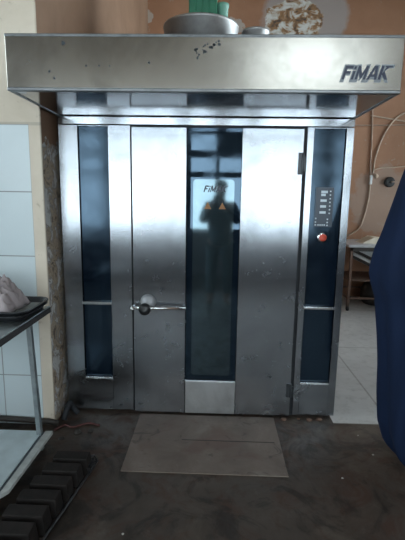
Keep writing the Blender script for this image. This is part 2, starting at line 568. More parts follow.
def logo(name, x0, x1, z0, z1, y, mat, parent, grow=0.0):
    def f(bm):
        h = z1 - z0
        sl = 0.28
        for n, q in enumerate(LOGO):
            cx_ = sum(p[0] for p in q) / 4
            cz_ = sum(p[1] for p in q) / 4
            pts = []
            for (u, v) in q:
                u += grow * (1 if u > cx_ else -1) * 0.55
                v += grow * (1 if v > cz_ else -1) * 0.4
                pts.append((x0 + (u / 4.62) * (x1 - x0 - sl * h) + v * sl * h, z0 + v * h))
            prism(bm, pts, 'y', y - 0.0008 - 0.00002 * n, y)
    return mesh(name, f, mat, parent)


# ------------------------------------------------------------------ room
struct(boxes('floor', [(RX0 - 0.2, RX1 + 0.2, RY0 - 0.2, RY1 + 0.2, -0.15, 0)], M['floor']))
struct(boxes('ceiling', [(RX0 - 0.2, RX1 + 0.2, RY0 - 0.2, RY1 + 0.2, RZ, RZ + 0.15)], M['ceiling']))
struct(boxes('wall_back', [(WX, RX1 + 0.2, RY1, RY1 + 0.2, 0, RZ)], M['brown']))
struct(boxes('wall_tiled', [(RX0 - 0.2, WX, WY, RY1 + 0.2, 0, RZ)], M['left'], bevel=0.006))
struct(boxes('wall_left', [(RX0 - 0.2, RX0, RY0 - 0.2, LWY0, 0, RZ), (RX0 - 0.2, RX0, LWY1, WY, 0, RZ),
                           (RX0 - 0.2, RX0, LWY0, LWY1, 0, LWZ0), (RX0 - 0.2, RX0, LWY0, LWY1, LWZ1, RZ)], M['plaster']))
wl = struct(boxes('window_8', [(RX0 - 0.11, RX0 - 0.05, y, y + 0.05, LWZ0, LWZ1) for y in (LWY0, -3.7, -2.77, -1.85, LWY1 - 0.05)] +
                  [(RX0 - 0.11, RX0 - 0.05, LWY0, LWY1, z, z + 0.05) for z in (LWZ0, 2.5, LWZ1 - 0.05)], M['wood']))  # frame of the left opening, added to let in fill light
struct(boxes('window_pane', [(RX0 - 0.082, RX0 - 0.078, LWY0 + 0.05, LWY1 - 0.05, LWZ0 + 0.05, LWZ1 - 0.05)], M['pane'], wl))
# right wall with one wide opening
struct(boxes('wall_right', [(RX1, RX1 + 0.2, RY0 - 0.2, RWY0, 0, RZ), (RX1, RX1 + 0.2, RWY1, RY1, 0, RZ),
                            (RX1, RX1 + 0.2, RWY0, RWY1, 0, RWZ0), (RX1, RX1 + 0.2, RWY0, RWY1, RWZ1, RZ)], M['brown']))
wr = struct(boxes('window_6', [(RX1 + 0.05, RX1 + 0.11, y, y + 0.05, RWZ0, RWZ1) for y in (RWY0, 0.65, 1.53, 2.4, RWY1 - 0.05)] +
                  [(RX1 + 0.05, RX1 + 0.11, RWY0, RWY1, z, z + 0.05) for z in (RWZ0, 2.3, RWZ1 - 0.05)], M['wood']))
struct(boxes('window_pane', [(RX1 + 0.075, RX1 + 0.079, RWY0 + 0.05, RWY1 - 0.05, RWZ0 + 0.05, RWZ1 - 0.05)], M['pane'], wr))
# wall behind the photographer
xs = [RX0] + [v for ab in FRONT_WINDOWS for v in ab] + [RX1]
piers = [(xs[i], xs[i + 1], RY0 - 0.2, RY0, FZ0, FZ1) for i in range(0, len(xs), 2)]
struct(boxes('wall_front', piers + [(RX0, RX1, RY0 - 0.2, RY0, FZ1, HZ0),
                                     (RX0, RX1, RY0 - 0.2, RY0, HZ1, RZ), (RX0, HX0, RY0 - 0.2, RY0, HZ0, HZ1), (HX1, RX1, RY0 - 0.2, RY0, HZ0, HZ1)], M['plaster']))
struct(boxes('wall_front_dado', [(RX0, RX1, RY0 - 0.2, RY0, 0, FZ0)], M['dado']))  # dark band made up to darken the door's lower reflection
for n, (a, b) in enumerate(FRONT_WINDOWS):
    mid = (a + b) / 2
    bars = [(a, a + 0.04, RY0 - 0.12, RY0 - 0.06, FZ0, FZ1), (b - 0.04, b, RY0 - 0.12, RY0 - 0.06, FZ0, FZ1),
            (mid - 0.035, mid + 0.035, RY0 - 0.12, RY0 - 0.06, FZ0, FZ1)]
    for z0, z1 in ((FZ0, FZ0 + 0.05), (1.82, 1.92), (2.17, 2.30), (FZ1 - 0.04, FZ1)):
        bars.append((a, b, RY0 - 0.12, RY0 - 0.06, z0, z1))
    if n == 2:
        bars.append((mid + 0.03, b, RY0 - 0.11, RY0 - 0.07, 2.28, FZ1))   # one top light is boarded over
    wo = struct(boxes('window_%d' % (n + 1), bars, M['wood']))
    struct(boxes('window_pane', [(a + 0.03, b - 0.03, RY0 - 0.092, RY0 - 0.088, FZ0 + 0.03, FZ1 - 0.02)], M['pane'], wo))

wo = struct(boxes('window_7', [(x - 0.03, x + 0.03, RY0 - 0.12, RY0 - 0.06, HZ0, HZ1) for x in (HX0 + .03, (HX0 + HX1) / 2, HX1 - .03)] +
                  [(HX0, HX1, RY0 - 0.12, RY0 - 0.06, z, z + 0.05) for z in (HZ0, HZ1 - 0.05)], M['wood']))  # added opening that brightens the room and the hood's reflection
struct(boxes('window_pane', [(HX0 + .03, HX1 - .03, RY0 - 0.092, RY0 - 0.088, HZ0 + 0.03, HZ1 - 0.03)], M['pane'], wo))

# ------------------------------------------------------------------ the oven
OV = tag(root('bakery_oven', (0, 0, 0)), 'large stainless steel bakery rack oven with overhanging hood and tall glass door', 'oven')
TOP, W2, HD, HH = 1.934, 0.90, 0.62, 0.246
boxes('oven_body', [(-W2 + .005, -W2 + .03, 0.05, 1.95, 0.03, 2.10), (W2 - .03, W2 - .005, 0.05, 1.95, 0.03, 2.10),
                    (-W2 + .005, W2 - .005, 1.92, 1.95, 0.03, 2.10), (-W2 + .005, W2 - .005, 0.05, 1.95, 2.07, 2.10),
                    (-W2 + .005, W2 - .005, 0.05, 1.95, 0.03, 0.06)], M['steel'], OV)
boxes('oven_lining', [(-.88, .88, 0.055, 0.07, 0.05, 1.92)], M['cavity'], OV)  # flat dark sheet standing in for the unlit oven chamber
boxes('plinth', [(-.86, .86, 0.10, 1.9, 0.0, 0.04)], M['black'], OV)


def column(x0, x1, gx0, gx1, side):
    c = boxes('side_column', [(x0, gx0, 0.0, 0.045, 0.02, 1.885), (gx1, x1, 0.0, 0.045, 0.02, 1.885),
                              (gx0, gx1, 0.0, 0.045, 0.02, 0.243), (gx0, gx1, 0.0, 0.045, 1.877, 1.885)], M['steel'], OV, 0.002)
    boxes('side_glass', [(gx0, gx1, 0.018, 0.026, 0.243, 1.877)], M['glass_side'], c)
    boxes('glass_trim', [(gx0 + .002, gx1 - .002, -0.003, 0.012, 0.243, 0.252)], M['chrome'], c, 0.001)
    boxes('glass_crossbar', [(gx0 - .004, gx1 + .004, -0.008, 0.014, 0.757, 0.775)], M['chrome'], c, 0.003)
    return c


cl_ = column(-W2, -0.456, -0.782, -0.593, 'left')
cr_ = column(0.622, W2, 0.662, 0.855, 'right')
boxes('top_rail', [(-W2, W2, 0.0, 0.045, 1.889, TOP)], M['steel_under'], OV, 0.002)
boxes('door_seal', [(-.460, -.440, 0.012, 0.04, 0.01, 1.886), (.600, .626, 0.012, 0.04, 0.01, 1.886), (-.46, .626, 0.014, 0.04, 1.874, 1.892)], M['seal'], OV)  # dark filler strips standing in for shade in the door gaps

# door: steel skin left and right of one tall pane, plate below it
DO = boxes('door', [(-0.446, -0.108, -0.006, 0.035, 0.012, 1.876), (0.231, 0.602, -0.006, 0.035, 0.012, 1.876),
                    (-0.108, 0.231, 0.006, 0.035, 0.012, 0.245)], M['steel'], OV, 0.003)
boxes('window_glass', [(-0.106, 0.229, 0.0015, 0.010, 0.247, 1.874)], M['glass'], DO)
mesh('inner_glass', lambda bm: prism(bm, rrect(-0.066, 0.190, 0.285, 1.570, 0.022), 'y', -0.0002, 0.0030), M['inner'], DO)
boxes('kick_plate', [(-0.104, 0.230, -0.009, 0.006, 0.014, 0.243)], M['steel_plate'], DO, 0.002)


def handle(bm):
    tube(bm, [(-0.435, -0.060, 0.755), (-0.36, -0.062, 0.756), (-0.10, -0.062, 0.760)], 0.0115, 12)
    tube(bm, [(-0.110, -0.062, 0.760), (-0.110, -0.004, 0.760)], 0.009, 12)
    lathe(bm, [(0.0, 0.004), (0.020, 0.004), (0.020, 0.062), (0, 0.062)], (-0.356, 0.0, 0.762), 'y', 28)
    lathe(bm, [(0.0, 0.07), (0.012, 0.07), (0.014, 0.05), (0.014, 0.02), (0, 0.02)], (-0.440, -0.012, 0.755), 'y', 16)


mesh('door_handle', handle, M['chrome'], DO)
mesh('handle_rosette', lambda bm: lathe(bm, [(0.0, 0.004), (0.046, 0.004), (0.050, 0.010), (0.046, 0.028), (0.034, 0.040), (0, 0.044)], (-0.350, 0.0, 0.785), 'y', 28), M['rosette'], DO)
kn = mesh('handle_knob', lambda bm: lathe(bm, [(0, 0.05), (0.024, 0.05), (0.036, 0.058), (0.040, 0.075), (0.036, 0.092), (0.018, 0.102), (0, 0.103)], (-0.362, 0.0, 0.752), 'y', 24), M['knob'], DO)
kn['label'] = 'black round knob on the handle'
for hz0, hz1 in ((1.605, 1.735), (0.150, 0.245)):
    mesh('hinge', lambda bm: (box(bm, 0.572, 0.598, -0.012, -0.004, hz0, hz1), tube(bm, [(0.599, -0.012, hz0), (0.599, -0.012, hz1)], 0.009, 12),
                              box(bm, 0.601, 0.618, -0.012, 0.0, hz0 + .02, hz1 - .02)), M['hinge'], DO, 0.001)
logo('door_lettering', -0.002, 0.152, 1.492, 1.532, -0.0006, M['ink'], DO)
for tx in (0.026, 0.117):
    def tri(bm, tx=tx):
        prism(bm, [(tx - 0.022, 1.388), (tx + 0.022, 1.388), (tx, 1.430)], 'y', -0.0014, -0.0004)
    t_ = mesh('warning_sticker', tri, M['orange'], DO)
# control panel on the right column
boxes('control_panel', [(0.695, 0.806, 0.0135, 0.018, 1.288, 1.532)], M['keypad'], cr_)
marks = []
for k, (mx0, mx1, mz) in enumerate(((0.728, 0.768, 1.505), (0.728, 0.756, 1.487), (0.726, 0.764, 1.452), (0.726, 0.762, 1.416), (0.724, 0.762, 1.379))):
    marks.append((mx0, mx1, 0.012, 0.0136, mz - 0.0085, mz + 0.0065))
for mk in marks:
    boxes('indicator_display', [mk], M['mark'], cr_)
dots = [(0.703, 1.340), (0.703, 1.318), (0.703, 1.300), (0.720, 1.300), (0.733, 1.300), (0.746, 1.300), (0.759, 1.300), (0.776, 1.336), (0.776, 1.316), (0.776, 1.298)]
dots += [(0.785, 1.508 - 0.0225 * k) for k in range(7)]
boxes('key_marks', [(dx - 0.004, dx + 0.004, 0.012, 0.0136, dz - 0.004, dz + 0.004) for dx, dz in dots], M['mark'], cr_)
mesh('stop_button_collar', lambda bm: lathe(bm, [(0, -0.016), (0.031, -0.016), (0.031, -0.006), (0.024, -0.003), (0, -0.003)], (0.750, 0.0, 1.222), 'y', 28), M['chrome'], cr_)
bt = mesh('stop_button', lambda bm: lathe(bm, [(0, -0.004), (0.019, -0.004), (0.023, 0.004), (0.023, 0.012), (0.016, 0.018), (0, 0.019)], (0.750, 0.0, 1.222), 'y', 28), M['red'], cr_)
bt['label'] = 'red round stop button'

# hood: fascia, ends, roof and soffit
HX = 0.902
HO = boxes('hood', [(-HX, HX, -HD, -HD + 0.012, TOP + 0.012, TOP + HH), (-HX, -HX + 0.012, -HD + 0.012, 0.05, TOP + 0.012, TOP + HH - 0.004),
                    (HX - 0.012, HX, -HD + 0.012, 0.05, TOP + 0.012, TOP + HH - 0.004), (-HX + .012, HX - .012, -HD + 0.012, 0.05, TOP + HH - 0.016, TOP + HH - 0.004)],
           M['steel_hood'], OV, 0.003)
boxes('hood_soffit', [(-HX + .008, HX - .008, -HD + 0.010, 0.0, TOP + 0.004, TOP + 0.012)], M['steel_under'], HO)
boxes('hood_lip', [(-HX, HX, -HD - 0.004, -HD + 0.026, TOP, TOP + 0.016), (-HX, -HX + 0.02, -HD + 0.026, 0.045, TOP, TOP + 0.016),
                   (HX - 0.02, HX, -HD + 0.026, 0.045, TOP, TOP + 0.016), (-HX, HX, -HD - 0.003, -HD + 0.02, TOP + HH - 0.012, TOP + HH + 0.002)], M['lip'], HO, 0.004)
logo('hood_lettering', 0.628, 0.862, 1.986, 2.054, -HD - 0.0004, M['ink_grey'], HO, 0.14)
logo('hood_lettering', 0.632, 0.858, 1.994, 2.052, -HD - 0.0016, M['ink'], HO)


def scuffs(bm):
    rnd = random.Random(3)
    sp_ = [(-0.632, 2.141, .010), (-0.24, 2.06, .006), (-0.53, 2.045, .005), (-0.47, 2.045, .005), (-0.42, 2.045, .004), (-.70, 2.02, .006), (-.68, 1.99, .006)]
    for k in range(26):
        t = rnd.random()
        sp_.append((-0.04 + 0.11 * t + rnd.uniform(-.022, .022), 2.085 + 0.06 * t + rnd.uniform(-.018, .018), rnd.uniform(.003, .007)))
    for (x, z, r) in sp_:
        pts = []
        for k in range(9):
            a = 2 * math.pi * k / 9
            q = r * rnd.uniform(0.6, 1.2)
            pts.append((x + q * math.cos(a), z + q * math.sin(a)))
        prism(bm, pts, 'y', -HD - 0.0009, -HD - 0.0001)


sc = mesh('scuff_marks', scuffs, M['hinge'], HO)
sc['label'] = 'dark scuffs on the hood front'
# extractor on the roof
FH = mesh('extractor_drum', lambda bm: lathe(bm, [(0, 2.10), (0.296, 2.10), (0.296, 2.775), (0.302, 2.778), (0.302, 2.795), (0.290, 2.80), (0, 2.80)], (-0.072, 1.0, 0), 'z', 48), M['duct'], OV)


def motor(bm):
    box(bm, -0.158, 0.055, 0.80, 1.05, 2.80, 3.12)
    for k in range(3):
        for zz in (2.84, 2.94, 3.04):
            lathe(bm, [(0, 0.0), (0.012, 0.0), (0.012, 0.012), (0, 0.012)], (-0.115 + 0.062 * k, 0.80, zz), 'y', 12)
    for k in range(5):
        box(bm, -0.158 + k * 0.05, -0.152 + k * 0.05, 0.785, 0.80, 2.77, 3.12)


mo = mesh('fan_motor', motor, M['green'], FH, 0.003)
mo['label'] = 'green fan motor on the drum'
mesh('junction_cap', lambda bm: lathe(bm, [(0, 2.80), (0.042, 2.80), (0.042, 2.90), (0.048, 2.905), (0.048, 2.93), (0, 2.932)], (0.098, 0.9, 0), 'z', 20), M['teal'], FH)
mesh('vent_collar', lambda bm: lathe(bm, [(0, 2.10), (0.098, 2.10), (0.098, 2.665), (0.104, 2.668), (0.104, 2.682), (0, 2.684)], (0.345, 0.75, 0), 'z', 28), M['duct'], OV)

# litter on the hood roof
for lx, ly, lw, wh in ((-0.865, -0.57, .02, 'nearest the left end'), (-0.80, -0.55, .03, 'largest of those at the left'), (-0.70, -0.57, .018, 'rightmost of those at the left'),
                       (0.545, -0.56, .02, 'leftmost of the pair above the lettering'), (0.61, -0.57, .022, 'rightmost of the pair above the lettering')):
    def lump(bm, lx=lx, ly=ly, lw=lw):
        lathe(bm, [(0, 0), (lw * .6, 0), (lw * .5, 0.005), (lw * .2, 0.009), (0, 0.009)], (0, 0, 0), 'z', 9)
    d = mesh('debris_flake', lump, M['dark'])
    d.location = (lx, ly, TOP + HH - 0.0035)
    tag(d, 'dark debris flake on the hood top edge, ' + wh, 'debris', 'flakes on the hood')

# ------------------------------------------------------------------ metal sheet in front of the door
MT = boxes('floor_plate', [(-0.405, 0.494, -0.63, -0.022, 0.0, 0.006)], M['mat'], None, 0.002)
boxes('plate_seam', [(-0.10, 0.46, -0.322, -0.316, 0.006, 0.0072)], M['dark'], MT)
tag(MT, 'grimy grey-brown metal sheet on the floor before the oven door', 'floor plate')

# ------------------------------------------------------------------ worktable at the left
TB = tag(root('work_table', (0, 0, 0)), 'steel worktable with dark edge and low shelf at left wall', 'table')
TX1, TY0, TY1, TZ = -0.834, -1.04, -0.41, 0.85
boxes('table_top', [(-2.0, TX1, TY0, TY1, TZ - 0.012, TZ)], M['tabletop'], TB, 0.002)
boxes('edge_band', [(TX1 - 0.012, TX1 + 0.003, TY0, TY1, TZ - 0.036, TZ - 0.006), (-2.0, TX1, TY0, TY0 + 0.012, TZ - 0.036, TZ - 0.012),
                    (-2.0, TX1, TY1 - 0.012, TY1, TZ - 0.036, TZ - 0.012)], M['edge'], TB, 0.002)
for lx, ly in ((-0.908, -0.455), (-0.908, -0.99), (-1.94, -0.455), (-1.94, -0.99)):
    lean = 0.035 if lx > -1.5 else -0.035

    def leg(bm, lx=lx, ly=ly, lean=lean):
        vs = box(bm, lx - 0.013, lx + 0.013, ly - 0.015, ly + 0.015, 0.0, TZ - 0.012)
        for v in vs:
            v.co.x += lean * (1 - v.co.z / TZ) - lean
    mesh('leg', leg, M['galv'], TB, 0.002)
SH = boxes('lower_shelf', [(-1.99, TX1 - 0.075, TY0 + 0.02, TY1 - 0.016, 0.088, 0.100)], M['shelf'], TB, 0.002)
boxes('shelf_groove', [(TX1 - 0.075, TX1 - 0.056, TY0 + 0.02, TY1 - 0.016, 0.080, 0.094)], M['groove'], SH)
mesh('shelf_lip', lambda bm: prism(bm, [(TX1 - 0.056, -0.425), (TX1 - 0.012, -0.425), (TX1 - 0.025, -0.93), (TX1 - 0.075, -1.01), (TX1 - 0.058, -0.93)][::1], 'z', 0.082, 0.101), M['shelf_lip'], SH, 0.002)


def tray_mesh(bm, x0, x1, y0, y1, z, h, r, t=0.006, flare=0.02):
    o0 = rrect(x0 + flare, x1 - flare, y0 + flare, y1 - flare, r)
    o1 = rrect(x0, x1, y0, y1, r + flare)
    rim = rrect(x0 - 0.008, x1 + 0.008, y0 - 0.008, y1 + 0.008, r + flare + .008)
    i1 = rrect(x0 + t, x1 - t, y0 + t, y1 - t, r + flare - t)
    i0 = rrect(x0 + flare + t, x1 - flare - t, y0 + flare + t, y1 - flare - t, max(r - t, 0.01))
    L = [(o0, z), (o1, z + h - .006), (rim, z + h - .005), (rim, z + h), (i1, z + h), (i0, z + t)]
    R_ = [[bm.verts.new((a, b, zz)) for a, b in ring] for ring, zz in L]
    n = len(o0)
    for A, B in zip(R_, R_[1:]):
        for k in range(n):
            bm.faces.new((A[k], A[(k + 1) % n], B[(k + 1) % n], B[k]))
    bm.faces.new(R_[0])
    bm.faces.new(R_[-1])


for k, (z, lab) in enumerate(((TZ + 0.001, 'lower black baking tray of the pair on the steel worktable'), (TZ + 0.019, 'upper black baking tray, holding the grey rag, on worktable'))):
    tr_ = mesh('baking_tray', lambda bm: tray_mesh(bm, -1.46, -0.838 + 0.006 * k, -0.74 + .01 * k, -0.40 - .004 * k + 0.004, z, 0.030, 0.05), M['tray'])
    tag(tr_, lab, 'tray', 'baking trays on the worktable')
    boxes('tray_bottom', [(-1.42, -0.875, -0.70, -0.44, z + 0.0062, z + 0.0075)], M['tray_in'], tr_)


def rag(bm):
    nu, nv = 90, 52
    grid = []
    for i in range(nu):
        row = []
        for j in range(nv):
            u, v = i / (nu - 1), j / (nv - 1)
            x = -1.36 + 0.435 * u
            y = -0.70 + 0.24 * v
            e = min(u, 1 - u) * 4
            e = min(1, e) * min(1, min(v, 1 - v) * 4.5)
            q = Vector((x * 11, y * 13, 2.0))
            n1 = mnoise.noise(q) + 0.6 * mnoise.noise(q * 2.3)
            ridge = 1 - abs(mnoise.noise(Vector((x * 16 + y * 9, y * 16 - x * 7, 5))) * 2)
            r2 = 1 - abs(mnoise.noise(Vector((x * 34 - y * 15, y * 30 + x * 21, 9))) * 2)
            h = (0.085 + 0.030 * n1 + 0.040 * ridge + 0.032 * r2) * max(e, 0) ** 0.5
            row.append(bm.verts.new((x + 0.02 * mnoise.noise(q * 1.4), y + 0.02 * mnoise.noise(q * 1.7 + Vector((9, 0, 0))), TZ + 0.0285 + h)))
        grid.append(row)
    for i in range(nu - 1):
        for j in range(nv - 1):
            f = bm.faces.new((grid[i][j], grid[i + 1][j], grid[i + 1][j + 1], grid[i][j + 1]))
            f.smooth = True


rg_ = mesh('rag', rag, M['rag'])
so = rg_.modifiers.new('thick', 'SOLIDIFY')
so.thickness = 0.004
so.offset = 1
tag(rg_, 'crumpled mauve-grey rag lying in the black baking tray', 'rag')
wb = boxes('wooden_board', [(-1.32, -0.995, -0.83, -0.755, TZ + 0.0005, TZ + 0.016)], M['rust'], None, 0.003)
tag(wb, 'small brown wooden board on the worktable before the trays', 'board')

# ------------------------------------------------------------------ strapped bread tins on the floor
PS = tag(root('bread_tin_strap', (0, 0, 0)), 'row of upturned black bread tins strapped together on the floor', 'bread tins')


def tin(bm, cx_, cy_):
    w0, w1, d0, d1, h = 0.100, 0.090, 0.041, 0.034, 0.098
    b = [bm.verts.new((cx_ + sx_ * w0, cy_ + sy_ * d0, 0.006)) for sx_, sy_ in ((-1, -1), (1, -1), (1, 1), (-1, 1))]
    t = [bm.verts.new((cx_ + sx_ * w1, cy_ + sy_ * d1, h)) for sx_, sy_ in ((-1, -1), (1, -1), (1, 1), (-1, 1))]
    bm.faces.new(b)
    bm.faces.new(t)
    for k in range(4):
        bm.faces.new((b[k], b[(k + 1) % 4], t[(k + 1) % 4], t[k]))


for k in range(8):
    mesh('bread_tin', lambda bm: tin(bm, -0.662 - 0.0165 * k, -0.642 - 0.101 * k), M['pan'], PS, 0.004)


def strap(bm):
    a, b = Vector((-0.545, -0.575, 0.018)), Vector((-0.670, -1.42, 0.018))
    tube(bm, [a, b], 0.006, 8)
    c, d = Vector((-0.775, -0.60, 0.018)), Vector((-0.895, -1.42, 0.018))
    tube(bm, [c, d], 0.006, 8)
    tube(bm, [a, c], 0.006, 8)
    tube(bm, [a + Vector((0, 0, 0.0)), a + Vector((-0.01, -0.02, 0.05)), a + Vector((-0.05, -0.045, 0.055))], 0.005, 8)
    for k in range(5):
        box(bm, -0.572, -0.556, -0.60 - 0.02 * k, -0.592 - 0.02 * k, 0.006, 0.05 + 0.006 * (k % 2))


mesh('strap_frame', strap, M['pan_metal'], PS)

# ------------------------------------------------------------------ things along the left wall foot
sk = mesh('floor_pipe', lambda bm: tube(bm, [(-2.2, -0.215, 0.052), (-1.3, -0.215, 0.050), (-0.955, -0.215, 0.038), (-0.90, -0.205, 0.022)], 0.018, 10), M['dark'])
tag(sk, 'dark grimy pipe running along the foot of tiled wall', 'pipe')
cb_ = mesh('floor_cable', lambda bm: tube(bm, smooth_path([(-0.905, -0.26, 0.008), (-0.86, -0.20, 0.008), (-0.80, -0.22, 0.008), (-0.72, -0.17, 0.008), (-0.64, -0.19, 0.007)]), 0.007, 8), M['redwire'])
tag(cb_, 'short dull red cable on floor by wall corner', 'cable')
cb_ = mesh('hose_end', lambda bm: tube(bm, smooth_path([(-0.885, -0.15, 0.016), (-0.875, -0.12, 0.07), (-0.865, -0.085, 0.10), (-0.85, -0.06, 0.05), (-0.82, -0.06, 0.016)]), 0.018, 10), M['seal'])
tag(cb_, 'black hose bent against the oven foot at wall corner', 'hose')
rnd = random.Random(11)


def chip(name, x, y, r, mat, label, cat, group):
    def f(bm):
        n = 8
        lathe(bm, [(0, 0.0), (r, 0.0), (r * rnd.uniform(.7, .95), r * .35), (r * .4, r * .7), (0, r * .7)], (0, 0, 0), 'z', n)
        for v in bm.verts:
            v.co.x *= rnd.uniform(.7, 1.3)
            v.co.y *= rnd.uniform(.7, 1.3)
    o = mesh(name, f, mat)
    o.location = (x, y, 0.0)
    tag(o, label, cat, group)


for x, y, r_, wh in ((-0.76, -0.27, .026, 'largest, in front of the red cable'), (-0.68, -0.25, .020, 'right of the largest clump'), (-0.83, -0.34, .017, 'nearest the table shelf')):
    chip('dirt_clump', x, y, r_, M['dark'], 'flat dark dirt clump on floor, ' + wh, 'dirt', 'dirt clumps near the wall corner')
for x, y, wh in ((0.66, -0.02, 'leftmost, beside the door hinge'), (0.73, -0.03, 'in the middle of the column'), (0.80, -0.02, 'rightmost, below the outer steel strip'), (0.56, -0.035, 'beside the floor plate corner')):
    chip('rubble_chip', x, y, rnd.uniform(.012, .022), M['rust'], 'rusty rubble chip under right oven column, ' + wh, 'rubble', 'rubble under the oven')
for x, y, wh in ((-0.38, -0.20, 'lying near the left edge of the door'), (1.0, -0.20, 'farthest of those left of the navy cloth'), (1.02, -0.40, 'close to the foot of the navy cloth'),
                 (0.78, -0.62, 'alone right of the floor plate'), (-0.30, -1.05, 'alone in the foreground right of the tins')):
    chip('floor_crumb', x, y, rnd.uniform(.004, .007), M['crumb'], 'tiny pale crumb on dark floor, ' + wh, 'crumb', 'crumbs on the floor')

# ------------------------------------------------------------------ right background
BT = tag(root('back_table', (0, 0, 0)), 'pale-topped table with thin rusty legs by the far brown wall', 'table')
bx0, bx1, by0, by1, bz = 1.80, 3.3, 2.80, 3.60, 0.885
boxes('table_top', [(bx0, bx1, by0, by1, bz - 0.035, bz)], M['slab'], BT, 0.004)
for lx, ly in ((bx0 + 0.05, by0 + 0.03), (bx1 - 0.05, by0 + 0.03), (bx0 + 0.05, by1 - 0.03), (bx1 - 0.05, by1 - 0.03)):
    lg = boxes('leg', [(lx - 0.016, lx + 0.016, ly - 0.016, ly + 0.016, 0.06, bz - 0.035)], M['rust'], BT, 0.002)
    mesh('caster', lambda bm: lathe(bm, [(0, -.014), (0.032, -.014), (0.035, 0), (0.032, .014), (0, .014)], (lx, ly, 0.035), 'x', 18), M['black'], lg)
boxes('crossbar', [(bx0 + .05, bx1 - .05, by0 + .022, by0 + .038, 0.16, 0.185), (bx0 + .05, bx1 - .05, by1 - .038, by1 - .022, 0.16, 0.185),
                   (bx0 + .042, bx0 + .058, by0 + .03, by1 - .03, 0.16, 0.185)], M['rust'], BT)
boxes('under_rail', [(bx0 + .03, bx1 - .03, by0 + .014, by0 + .024, bz - 0.085, bz - 0.035)], M['dark'], BT)
US = boxes('under_shelf', [(bx0 + .06, bx1 - .06, by0 + .05, by1 - .05, 0.40, 0.415)], M['rust'], BT)
# stacked trays tilted on that shelf
for k in range(2):
    t = boxes('plastic_crate', [(-0.34, 0.34, -0.22, 0.22, 0, 0.022), (-0.34, 0.34, -0.22, -0.205, 0, 0.078), (-0.34, 0.34, 0.205, 0.22, 0, 0.078),
                                (-0.34, -0.325, -0.22, 0.22, 0, 0.078), (0.325, 0.34, -0.22, 0.22, 0, 0.078)], M['white'], None, 0.003)
    t.location = (2.30, 3.20, 0.550 + 0.090 * k)
    t.rotation_euler = (0, math.radians(23), math.radians(-24))
    tag(t, ('lower', 'upper')[k] + ' tilted white shallow crate under the far pale table', 'crate', 'white crates under the far table')
    boxes('crate_band', [(-0.335, 0.335, -0.224, -0.219, 0.002, 0.040)], M['dark'], t)
sk_ = mesh('flour_sack', lambda bm: lathe(bm, [(0, 0), (.2, 0), (.24, .06), (.24, .2), (.19, .3), (.08, .345), (0, .35)], (2.42, 3.30, 0.0), 'z', 24), M['dark'])
tag(sk_, 'dark sack on the floor beneath the far pale table', 'sack')


def paper(bm):
    prism(bm, [(2.02, bz + .001), (2.60, bz + .001), (2.60, bz + .025), (2.34, bz + .07), (2.18, bz + .085), (2.06, bz + .02)], 'y', 2.98, 3.25)


pp = mesh('folded_sheet', paper, M['cream'])
tag(pp, 'cream folded sheet lying on the far pale table', 'paper')
# cables on the back wall
Y = 3.685


def cab(name, pts, r, mat, lab):
    o = mesh(name, lambda bm: tube(bm, smooth_path([(x, Y, z) for x, z in pts]), r, 8), mat)
    tag(o, lab, 'cable', 'cables on the brown back wall')


cab('wall_cable', [(2.263, 2.75), (2.29, 2.30), (2.298, 1.954), (2.315, 1.79)], 0.011, M['wire_grey'], 'straight grey-brown cable hanging to the white connector')
cab('wall_cable', [(2.315, 1.70), (2.31, 1.456), (2.26, 1.18), (2.20, 1.03), (2.05, 0.93)], 0.011, M['cable'], 'pale cable curving down from white connector to the far table')
cab('wall_cable', [(3.0, 2.72), (2.712, 2.673), (2.557, 2.55), (2.436, 2.331), (2.361, 2.053), (2.347, 1.84)], 0.012, M['cable'], 'thick pale cable arching to the right above the junction ball')
cab('wall_cable', [(2.25, 2.64), (2.5, 2.60), (2.9, 2.54)], 0.010, M['cable'], 'upper straight cable sloping right above the arch')
cab('wall_cable', [(1.95, 2.504), (2.5, 2.51), (2.9, 2.53)], 0.008, M['wire_grey'], 'thin level cable crossing just below the sloping one')
cab('wall_cable', [(2.36, 1.885), (2.45, 1.915), (2.6, 1.925), (2.85, 1.95)], 0.008, M['cable'], 'thin cable running right from the junction ball')
c_ = mesh('cable_connector', lambda bm: box(bm, 2.30, 2.335, 3.655, 3.70, 1.68, 1.81), M['white'], None, 0.006)
tag(c_, 'small white cable connector on the brown back wall', 'connector')
c_ = mesh('junction_ball', lambda bm: bmesh.ops.create_uvsphere(bm, u_segments=16, v_segments=10, radius=0.035, matrix=Matrix.Translation((2.385, 3.67, 1.80))), M['cable'])
tag(c_, 'tan round junction piece beside the white connector', 'junction piece')
sk2 = mesh('wall_socket', lambda bm: lathe(bm, [(0, 0), (0.075, 0), (0.075, 0.03), (0.055, 0.05), (0, 0.035)], (2.59, 3.70, 1.718), 'y', 24), M['black'])
boxes('socket_plug', [(2.60, 2.68, 3.63, 3.66, 1.712, 1.728)], M['wire_grey'], sk2)
tag(sk2, 'round black socket on the brown back wall', 'socket')

# ------------------------------------------------------------------ navy cloth cover at the right edge


